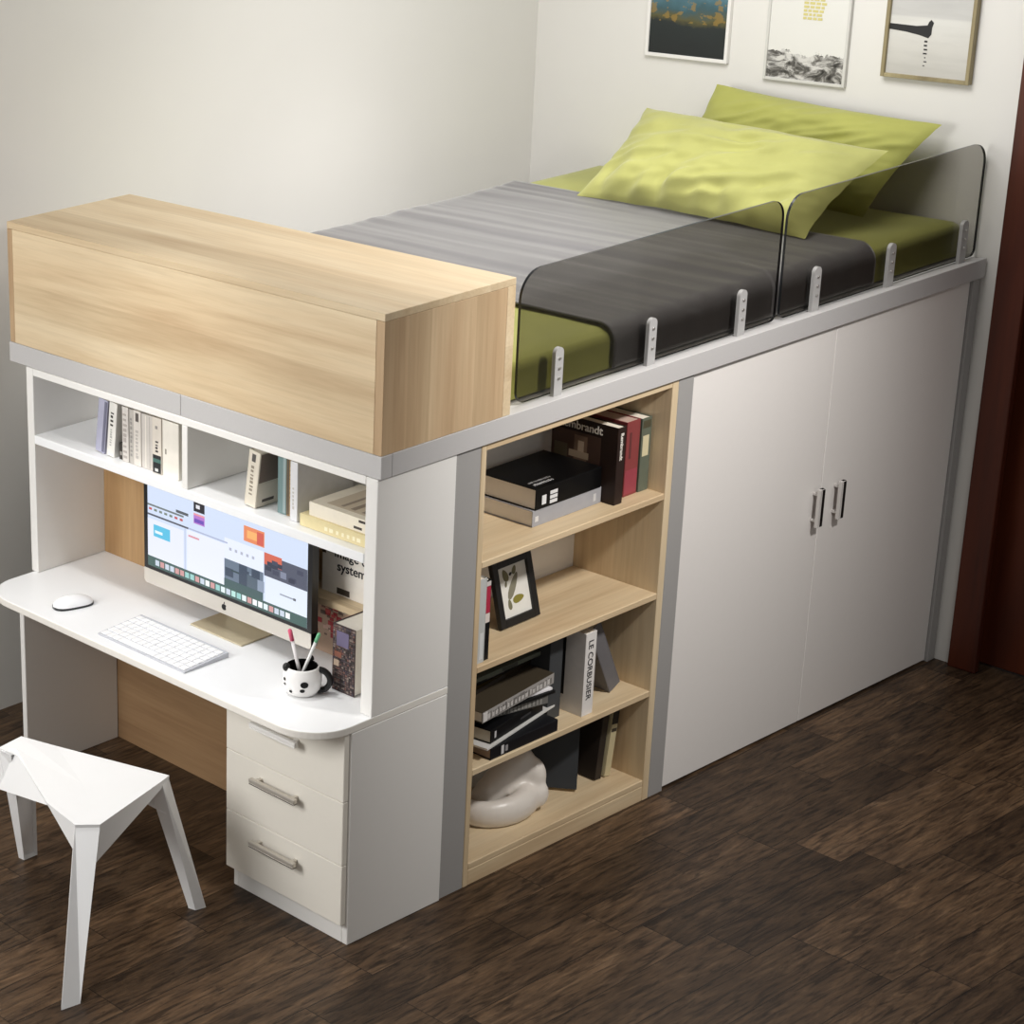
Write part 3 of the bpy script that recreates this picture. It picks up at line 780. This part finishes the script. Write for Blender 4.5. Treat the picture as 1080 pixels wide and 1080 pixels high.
bm_prism(bm, [(-.0018, -.0005 - .0016 * math.cos(t) * .9 - .002 * math.sin(t) * .4, .0828 + .0036 * math.sin(t)) for t in [2 * PI * i / 10 for i in range(10)]], (.0006, 0, 0))
obj('logo', bm, BLACK, chin)
obj('stand', bm_prism(bmesh.new(), [(.1, -.085, .0046), (.112, -.085, .0046), (.036, -.085, .22), (.0221, -.085, .22)], (0, .17, 0)), ALU, mo)
o = box('foot', -.032, .114, -.095, .095, .0006, .0045, paint((226, 214, 184), .3, .4), mo, .0015)
# screen picture
bm = bmesh.new(); SM = []
S0, S1, V0, V1 = .288, -.288, SB + .012, ST - .012     # left edge at +y
def scr(s0, s1, t0, t1, col, lay, st=1.0):
    m = glow(col, st)
    if m not in SM: SM.append(m)
    k = SM.index(m)
    y0 = S0 + (S1 - S0) * s0; y1 = S0 + (S1 - S0) * s1; z0 = V0 + (V1 - V0) * t0; z1 = V0 + (V1 - V0) * t1
    x = -.0004 - .00025 * lay
    f = bm.faces.new([bm.verts.new(p) for p in ((x, y0, z0), (x, y1, z0), (x, y1, z1), (x, y0, z1))]); f.material_index = k
ES = 1.12
scr(0, 1, 0, 1, (206, 218, 240), 0, ES)
scr(0, 1, 0, .11, (64, 92, 88), 1, ES)
rnd = random.Random(11)
for i in range(26):
    scr(.05 + i * .033, .05 + i * .033 + .026, .025, .085, rnd.choice([(220, 232, 236), (150, 200, 196), (180, 220, 214), (196, 206, 220), (200, 150, 150), (236, 240, 242)]), 2, ES)
scr(.0, .24, .11, .52, (226, 230, 242), 1, ES)
scr(.04, .15, .34, .47, (92, 188, 222), 2, ES); scr(.05, .10, .38, .41, (226, 240, 248), 3, ES)
scr(0, .27, .555, .575, (88, 90, 100), 2, ES); scr(0, .24, .66, .68, (112, 120, 120), 2, ES)
for i in range(7): scr(.01 + i * .034, .03 + i * .034, .615, .64, rnd.choice([(120, 130, 120), (190, 90, 90), (150, 160, 150), (90, 100, 100)]), 2, ES)
scr(.19, .27, .69, .72, (86, 90, 96), 2, ES)
scr(.245, .252, .11, .55, (190, 198, 222), 2, ES)
scr(.26, .50, .11, .55, (228, 232, 246), 1, ES)
scr(.27, .34, .48, .50, (214, 150, 160), 2, ES)
scr(.305, .375, .775, .875, (40, 38, 44), 2, ES); scr(.32, .345, .81, .85, (220, 220, 226), 3, ES)
scr(.305, .375, .645, .755, (178, 120, 200), 2, ES); scr(.31, .37, .66, .70, (110, 80, 176), 3, ES); scr(.305, .375, .735, .755, (226, 150, 160), 3, ES)
scr(.27, .52, .56, .575, (170, 178, 206), 2, ES)
scr(.50, .74, .40, .62, (226, 232, 246), 1, ES)
for i in range(5): scr(.53 + i * .035, .545 + i * .035, .50, .53, (176, 180, 196), 2, ES)
scr(.50, .74, .11, .40, (104, 118, 136), 1, ES)
for i in range(9):
    a = .50 + rnd.uniform(0, .2); scr(a, a + .05, .12 + rnd.uniform(0, .18), .30 + rnd.uniform(0, .1), rnd.choice([(62, 74, 92), (140, 152, 172), (84, 98, 112), (52, 70, 76)]), 2 + i * .1, ES)
scr(.50, .74, .11, .19, (66, 90, 92), 3.2, ES)
scr(.62, .745, .66, .82, (226, 138, 96), 2, ES); scr(.64, .70, .70, .78, (240, 176, 110), 3, ES); scr(.70, .74, .67, .80, (206, 96, 84), 3, ES)
scr(.745, 1, .38, .60, (84, 88, 104), 2, ES); scr(.745, .85, .50, .62, (206, 104, 84), 3, ES)
for i in range(12):
    a = .75 + rnd.uniform(0, .22); b_ = .39 + rnd.uniform(0, .13); scr(a, min(1, a + .035), b_, b_ + .045, rnd.choice([(58, 62, 78), (128, 134, 154), (70, 74, 92)]), 3.2 + i * .05, ES)
scr(.752, 1, .11, .38, (222, 230, 244), 1, ES); scr(.84, .93, .24, .255, (150, 156, 170), 2, ES); scr(.92, .935, .235, .26, (90, 92, 100), 3, ES)
o = obj('screen', bm, SM, mo); o['label'] = 'lit screen full of open windows'

# keyboard, slightly raised at the back
kb = thing('keyboard', 'thin white keyboard lying on the desk before the computer', 'keyboard', T(-.163, .795, DT + .0006) @ RZ(-90))
# local x: along width (towards -y), local y: depth (towards +x)
KW, KD = .325, .150
bm = bmesh.new()
a = [(0, 0, 0), (0, KD, 0), (0, KD, .013), (0, 0, .004)]
bm_prism(bm, a, (KW, 0, 0))
obj('body', bm, paint((200, 202, 208), .4, .1), kb)
bm = bmesh.new()
sl = math.atan2(.009, KD)
for row in range(6):
    n = 14
    y0 = .006 + row * .0238; kd = .0205 if row < 5 else .015
    xs = 0
    cells = [(i * (KW - .01) / n + .005, (i + 1) * (KW - .01) / n + .003) for i in range(n)]
    if row == 0: cells = cells[:3] + [(cells[3][0], cells[8][1])] + cells[9:]
    for (x0, x1) in cells:
        zb = .004 + .009 * y0 / KD
        b4 = len(bm.verts)
        bm_box(bm, x0, x1, y0, y0 + kd, zb, zb + .0028, .0006)
bmk = bm
obj('keys', bmk, paint((250, 250, 250), .4, vary=.005), kb)

# mouse
ms = thing('computer_mouse', 'white computer mouse lying at the left end of the desk', 'mouse', T(-.086, .985, DT) @ RZ(-15))
bm = bmesh.new()
N = 24
rows = []
for i in range(N + 1):
    t = i / N; x = -.058 + .116 * t
    w = .030 * max(0, 1 - abs(2 * t - 1) ** 3.2) ** .5
    hgt = .010 + .014 * max(0, math.sin(PI * min(1, .12 + .9 * t))) ** .8
    row = []
    for j in range(13):
        a = PI * j / 12
        row.append((x, w * math.cos(a), .007 + hgt * math.sin(a) * (max(0, 1 - abs(2 * t - 1) ** 4)) ** .5))
    rows.append(row)
grid_surface(bm, rows)
sh = obj('shell', bm, paint((248, 248, 249), .25, vary=.005), ms)
bm = bmesh.new()
out = []
for i in range(32):
    a = 2 * PI * i / 32; c, s = math.cos(a), math.sin(a)
    out.append((.057 * math.copysign(abs(c) ** .7, c), .029 * math.copysign(abs(s) ** .7, s), .0006))
bm_prism(bm, out, (0, 0, .0066))
o = obj('base', bm, paint((36, 38, 40), .4), ms); o['label'] = 'dark base'

# cup with black and white animal face
CX, CY = -.026, .206
cu = thing('pen_cup', 'white and black animal-faced cup holding pens on the desk', 'cup', T(CX, CY, DT + .0004))
bm = bmesh.new()
prof = [(0, 0), (.030, 0), (.036, .003), (.044, .016), (.0475, .034), (.046, .054), (.041, .068), (.0395, .072), (.0375, .072)]
bm_lathe(bm, prof, 40)
obj('body', bm, paint((246, 244, 242), .2, vary=.004), cu)
bm = bmesh.new()
bm_lathe(bm, [(.0374, .0716), (.0385, .066), (.044, .05), (.044, .03), (.036, .010), (0, .006)], 40)
o = obj('lining', bm, paint((18, 17, 17), .3), cu); o['label'] = 'black inside'
def on_cup(ang, z0, ra, rz, proud=.0012):
    """an oval spot following the cup wall"""
    b2 = bmesh.new(); P = [(0.030, 0), (.036, .003), (.044, .016), (.0475, .034), (.046, .054), (.041, .068)]
    def rad(zv):
        for (r0, q0), (r1, q1) in zip(P, P[1:]):
            if q0 <= zv <= q1: return r0 + (r1 - r0) * (zv - q0) / (q1 - q0)
        return .04
    c = b2.verts.new(((rad(z0) + proud) * math.cos(ang), (rad(z0) + proud) * math.sin(ang), z0)); ring = []
    for i in range(18):
        t = 2 * PI * i / 18; zz = z0 + rz * math.sin(t); aa = ang + ra * math.cos(t)
        ring.append(b2.verts.new(((rad(zz) + proud) * math.cos(aa), (rad(zz) + proud) * math.sin(aa), zz)))
    for i in range(18): b2.faces.new((c, ring[i], ring[(i + 1) % 18]))
    bmesh.ops.solidify(b2, geom=b2.faces[:], thickness=.0008)
    return b2
va = math.atan2(-3.2 - CY, -3.55 - CX)
for da, zz, ra, rz in ((.12, .040, .20, .008), (.02, .024, .13, .005), (-1.05, .045, .10, .004), (-1.0, .033, .08, .003), (-.62, .018, .09, .004)):
    obj('spot', on_cup(va + da, zz, ra, rz), BLACK, cu)
for da in (-1.2, .25):
    M = T(.040 * math.cos(va + da + (0 if da < 0 else 2.4)), .040 * math.sin(va + da + (0 if da < 0 else 2.4)), .072) @ Matrix.Diagonal((.009, .009, .011, 1))
    bm = bmesh.new(); bmesh.ops.create_icosphere(bm, subdivisions=3, radius=1, matrix=M)
    obj('ear', bm, BLACK, cu, smooth=True)
bm = bmesh.new()     # thick black handle on the right
ha = va + 1.45
rows = []
for i in range(21):
    t = math.radians(-100 + 200 * i / 20); rr = .040 + .026 * math.cos(t); zz = .036 + .027 * math.sin(t)
    cen = Vector((rr * math.cos(ha), rr * math.sin(ha), zz)); e1 = Vector((math.cos(ha) * math.cos(t), math.sin(ha) * math.cos(t), math.sin(t))); e2 = Vector((-math.sin(ha), math.cos(ha), 0))
    rows.append([cen + (e1 * math.cos(2 * PI * j / 12) * .007 + e2 * math.sin(2 * PI * j / 12) * .011) for j in range(13)])
grid_surface(bm, rows)
o = obj('handle', bm, BLACK, cu); o['label'] = 'black handle'
def pen(label, p0, p1, r, tipcol, tiplen, bodycol):
    p0, p1 = Vector(p0), Vector(p1); L = (p1 - p0).length
    rot = Vector((0, 0, 1)).rotation_difference(p1 - p0).to_matrix().to_4x4()
    o = thing('pen', label, 'pen', Matrix.Translation(p0) @ rot, 'pens in the cup')
    bm = bmesh.new(); bm_tube(bm, (0, 0, 0), (0, 0, L - tiplen), r, n=14); obj('barrel', bm, paint(bodycol, .35), o)
    bm = bmesh.new(); bm_lathe(bm, [(0, L - tiplen), (r * 1.15, L - tiplen), (r * 1.15, L - .004), (r * .6, L), (0, L)], 14); c = obj('cap', bm, paint(tipcol, .35), o)
pen('white pen with a pink cap standing left in the animal cup', (CX + .004, CY - .002, DT + .0085), (CX - .006, CY + .038, .744), .0046, (226, 96, 128), .030, (226, 222, 222))
pen('white pen with a green cap leaning right in the animal cup', (CX - .008, CY + .010, DT + .0130), (CX + .008, CY - .046, .756), .0040, (112, 186, 140), .026, (240, 240, 238))

# ------------------------------------------------------------------ stool
SZT = .380
st = thing('stool', 'white folded-plastic three-legged stool on the floor in front of the desk', 'stool')
F1 = Vector((-.622, .350, SZT)); F2 = Vector((-.577, .313, SZT)); R1 = Vector((-.318, .382, SZT)); R2 = Vector((-.286, .392, SZT))
A_ = Vector((-.425, .795, SZT + .002)); B0 = Vector((-.507, .785, SZT)); B1 = Vector((-.486, .745, SZT)); MB = Vector((-.600, .480, SZT - .002)); MR = Vector((-.388, .700, SZT - .002))
MF = Vector((-.46, .345, SZT))
STM = paint((242, 242, 242), .38, vary=.006)
bm = bmesh.new()
top = [F1, F2, R1, R2, MR, A_, B0, B1, MB]
cen = Vector((-.47, .50, SZT - .004))
tv = [bm.verts.new(p) for p in top]; cv = bm.verts.new(cen)
for i in range(len(tv)): bm.faces.new((tv[i], tv[(i + 1) % len(tv)], cv))
def apron(p, q, dp, dq, ins=.012):
    a = bm.verts.new(p); b2 = bm.verts.new(q)
    n = Vector((-(q - p).y, (q - p).x, 0)).normalized()
    if n.dot(cen - p) < 0: n = -n
    c = bm.verts.new(q + n * ins * dq / .1 + Vector((0, 0, -dq))); d2 = bm.verts.new(p + n * ins * dp / .1 + Vector((0, 0, -dp)))
    bm.faces.new((a, b2, c, d2))
apron(F2, R1, .105, .022)
apron(R2, MR, .10, .02); apron(MR, A_, .02, .10)
PF = B1 + Vector((-.026, .040, -.115)); bm.faces.new([bm.verts.new(p) for p in (B1, MB, MB + Vector((0, 0, -.006)), PF)]); bm.faces.new([bm.verts.new(p) for p in (B0, B1, PF)]); apron(MB, F1, .004, .105)
apron(A_, B0, .08, .08); apron(F1, F2, .02, .02); apron(R1, R2, .02, .02)
bmesh.ops.remove_doubles(bm, verts=bm.verts[:], dist=.0005)
bmesh.ops.recalc_face_normals(bm, faces=bm.faces[:])
se = obj('seat', bm, STM, st)
sd = se.modifiers.new('shell', 'SOLIDIFY'); sd.thickness = .006; sd.offset = -1
def leg(p, q, f0, f1, depth=.045, fd=.020):
    """channel leg: outer edge p-q at the seat runs down to f0-f1 on the floor"""
    bm = bmesh.new()
    n = Vector((-(q - p).y, (q - p).x, 0)).normalized()
    if n.dot(cen - p) < 0: n = -n
    p = p + Vector((0, 0, -.0065)); q = q + Vector((0, 0, -.0065))
    t0, t1 = p + n * .002, q + n * .002; t2, t3 = q + n * depth, p + n * depth
    b0, b1 = Vector(f0), Vector(f1); b2, b3 = b1 + n * fd, b0 + n * fd
    V = [bm.verts.new(v) for v in (t0, t1, t2, t3, b0, b1, b2, b3)]
    front = None
    for k, f in enumerate(((0, 1, 5, 4), (1, 2, 6, 5), (2, 3, 7, 6), (3, 0, 4, 7), (0, 3, 2, 1), (4, 5, 6, 7))):
        ff = bm.faces.new([V[i] for i in f])
        if k == 2: front = ff
    bmesh.ops.recalc_face_normals(bm, faces=bm.faces[:])
    r = bmesh.ops.inset_region(bm, faces=[front], thickness=.006, depth=-.010)
    return obj('leg', bm, STM, st)
leg(F1, F2, (-.7800, .2250, 0), (-.7280, .2180, 0))
leg(R1, R2, (-.2360, .3540, 0), (-.2060, .3480, 0))
leg(A_, B0, (-.3600, .8480, 0), (-.4050, .8480, 0))

# ------------------------------------------------------------------ pictures on the head wall
def picture(label, y0, y1, z0, z1, fm, bw, dep):
    r = thing('wall_picture', label, 'picture', T(WX, y1, z0), 'pictures above the bed')
    w, h = y1 - y0, z1 - z0        # local y from 0 to -w
    bm = bmesh.new()
    bm_box(bm, -dep, -.0005, -bw, 0, 0, h, .001); bm_box(bm, -dep, -.0005, -w, -w + bw, 0, h, .001)
    bm_box(bm, -dep, -.0005, -w + bw, -bw, 0, bw, .001); bm_box(bm, -dep, -.0005, -w + bw, -bw, h - bw, h, .001)
    obj('frame', bm, fm, r)
    return r, w, h

def print_mat(name, build):
    m, nt, b = new_mat(name)
    tc = nt.nodes.new('ShaderNodeTexCoord').outputs['Object']
    sep = nt.nodes.new('ShaderNodeSeparateXYZ'); nt.links.new(tc, sep.inputs[0])
    c = build(nt, tc, sep.outputs[1], sep.outputs[2])
    nt.links.new(c, b.inputs['Base Color']); b.inputs['Roughness'].default_value = .35
    return m
WFR = paint((232, 230, 226), .5)
r, w, h = picture('left picture over the bed, a dark lake with a teal sky in a white frame', .864, 1.157, 1.692, 2.10, WFR, .011, .014)
def p1(nt, tc, y, z):
    n = noise_node(nt, mapping(nt, tc, (1, 10, 14)), 1.0, 5)
    zz = math_node(nt, 'ADD', z, math_node(nt, 'MULTIPLY', math_node(nt, 'SUBTRACT', n, .5), .09))
    c = ramp(nt, zz, [(.0, lin((14, 20, 20))), (.105, lin((24, 34, 34))), (.125, lin((84, 80, 44))), (.15, lin((52, 84, 92))), (.20, lin((82, 124, 138))), (.33, lin((126, 158, 168)))])
    n2 = noise_node(nt, mapping(nt, tc, (1, 26, 34)), 1.0, 4)
    fac = math_node(nt, 'MULTIPLY', math_node(nt, 'GREATER_THAN', n2, .56), math_node(nt, 'MULTIPLY', math_node(nt, 'GREATER_THAN', z, .11), math_node(nt, 'LESS_THAN', z, .24)))
    return mix_col(nt, 'MIX', math_node(nt, 'MULTIPLY', fac, .6), c, lin((150, 120, 52)))
obj('print', bm_box(bmesh.new(), -.009, -.006, -w + .009, -.009, .009, h - .009), print_mat('print_lake', p1), r)
r, w, h = picture('middle picture over the bed, grey rocks under a pale sky with yellow lettering', .474, .740, 1.660, 2.04, paint((206, 205, 200), .5), .009, .012)
def p2(nt, tc, y, z):
    n = noise_node(nt, mapping(nt, tc, (1, 14, 20)), 1.0, 6, .7)
    n3 = noise_node(nt, mapping(nt, tc, (1, 16, 30), (0, 3, 7)), 1.0, 6, .7, .8)
    rock = ramp(nt, n3, [(.36, lin((30, 28, 26))), (.46, lin((96, 94, 90))), (.58, lin((206, 204, 200)))])
    fac = math_node(nt, 'LESS_THAN', math_node(nt, 'ADD', z, math_node(nt, 'MULTIPLY', math_node(nt, 'SUBTRACT', n, .5), .10)), .088)
    return mix_col(nt, 'MIX', fac, lin((222, 221, 216)), rock)
obj('print', bm_box(bmesh.new(), -.008, -.005, -w + .008, -.008, .008, h - .008), print_mat('print_rocks', p2), r)
bm = bmesh.new(); rnd = random.Random(3)
for k in range(7):
    y0 = -.115
    for j in range(5):
        l = rnd.uniform(.008, .018)
        bm_box(bm, -.0092, -.0082, y0 - l, y0, .186 + k * .011, .186 + k * .011 + .007); y0 -= l + .004
        if y0 < -.175: break
o = obj('lettering', bm, paint((206, 196, 128), .6), r); o['label'] = 'pale yellow lettering'
r, w, h = picture('right picture over the bed, a black boat on still grey water in a wooden frame', .100, .362, 1.708, 2.07, wood('z', 'x', light=(176, 164, 128), mid=(150, 138, 104), dark=(120, 108, 78), board=.5, tone=.02), .011, .020)
def p3(nt, tc, y, z):
    n = noise_node(nt, mapping(nt, tc, (1, 5, 40)), 1.0, 4)
    c = ramp(nt, z, [(.0, lin((186, 184, 178))), (.10, lin((206, 204, 198))), (.17, lin((214, 213, 208))), (.175, lin((196, 195, 192))), (.36, lin((186, 186, 184)))])
    return mix_col(nt, 'MULTIPLY', .35, c, ramp(nt, n, [(.35, (.8, .8, .8)), (.55, (1, 1, 1))]))
pr_ = obj('print', bm_box(bmesh.new(), -.012, -.008, -w + .009, -.009, .009, h - .009), print_mat('print_water', p3), r)
bm = bmesh.new()
boat = [(-.011, .150), (-.011, .134), (-.06, .130), (-.10, .124), (-.128, .117), (-.136, .128), (-.136, .146), (-.140, .160), (-.132, .168), (-.126, .162), (-.122, .152), (-.09, .148), (-.05, .149)]
bm_prism(bm, [(-.0128, a, b_) for a, b_ in boat], (.0006, 0, 0))
for k in range(7): bm_box(bm, -.0126, -.0122, -.128 + rnd.uniform(-.003, .003), -.120 + rnd.uniform(-.003, .003), .105 - k * .011, .105 - k * .011 + .005 - k * .0004)
obj('boat', bm, INK, pr_)

# ------------------------------------------------------------------ light
def area(name, loc, target, size, power, col=(1, 1, 1), sy=None, spread=180):
    l = bpy.data.lights.new(name, 'AREA'); l.energy = power; l.size = size; l.color = col
    l.spread = math.radians(spread)
    if sy: l.shape = 'RECTANGLE'; l.size_y = sy
    o = bpy.data.objects.new(name, l); COL.objects.link(o); o.location = loc
    o.rotation_euler = (Vector(target) - Vector(loc)).to_track_quat('-Z', 'Y').to_euler()
    return o
def spot(name, loc, target, power, ang, blend, size, col=(1, 1, 1)):
    l = bpy.data.lights.new(name, 'SPOT'); l.energy = power; l.spot_size = math.radians(ang); l.spot_blend = blend; l.shadow_soft_size = size; l.color = col
    o = bpy.data.objects.new(name, l); COL.objects.link(o); o.location = loc
    o.rotation_euler = (Vector(target) - Vector(loc)).to_track_quat('-Z', 'Y').to_euler()
    return o
area('key_light', (-2.9, 1.12, 2.15), (.0, .55, .85), 1.5, 88, (1.0, .99, .975))  # area key from the upper left, following the drawer handle shadows
spot('spot_over_desk', (-.46, .66, 2.68), (-.40, .64, 0), 72, 50, .7, .08, (1, .985, .96))
area('added_wash', (1.35, .35, 2.74), (1.35, .70, 0), .9, 27, (1, .985, .965))  # added wash to lift the walls and bedding, not a known lamp
spot('spot_over_bed', (1.55, 1.1, 2.75), (1.45, 1.02, 1.3), 72, 60, 1.0, .06, (1, .985, .96))
spot('spot_over_front', (.75, -1.5, 2.6), (.98, .1, 1.16), 215, 66, 1.0, .10, (1, .97, .94))
w_ = bpy.data.worlds.new('World'); SC.world = w_; w_.use_nodes = True
w_.node_tree.nodes['Background'].inputs[0].default_value = (1.0, .98, .95, 1)
w_.node_tree.nodes['Background'].inputs[1].default_value = .30

# ------------------------------------------------------------------ camera
cd = bpy.data.cameras.new('camera'); cam = bpy.data.objects.new('camera', cd); COL.objects.link(cam)
yaw, pit, rol, f_, px, py = .9875, -.3547, -.0612, 2344.3432, -165.2572, 539.8386
F = Vector((math.cos(yaw) * math.cos(pit), math.sin(yaw) * math.cos(pit), math.sin(pit)))
Rt = Vector((math.sin(yaw), -math.cos(yaw), 0)); U0 = Rt.cross(F)
Rv = Rt * math.cos(rol) + U0 * math.sin(rol); Uv = -Rt * math.sin(rol) + U0 * math.cos(rol)
cam.matrix_world = Matrix(((Rv.x, Uv.x, -F.x, -3.5943), (Rv.y, Uv.y, -F.y, -3.2475), (Rv.z, Uv.z, -F.z, 2.9182), (0, 0, 0, 1)))
cd.sensor_fit = 'HORIZONTAL'; cd.sensor_width = 36; cd.lens = 36 * f_ / 1080
cd.shift_x = (540 - px) / 1080; cd.shift_y = (py - 540) / 1080
cd.clip_start = .05
SC.camera = cam
SC.view_settings.view_transform = 'Standard'
try: SC.view_settings.look = 'None'
except Exception: pass
SC.view_settings.exposure = 0.0
SC.view_settings.gamma = 1.0
SC.view_settings.use_curve_mapping = False
SC.cycles.max_bounces = 8
SC.cycles.transparent_max_bounces = 16
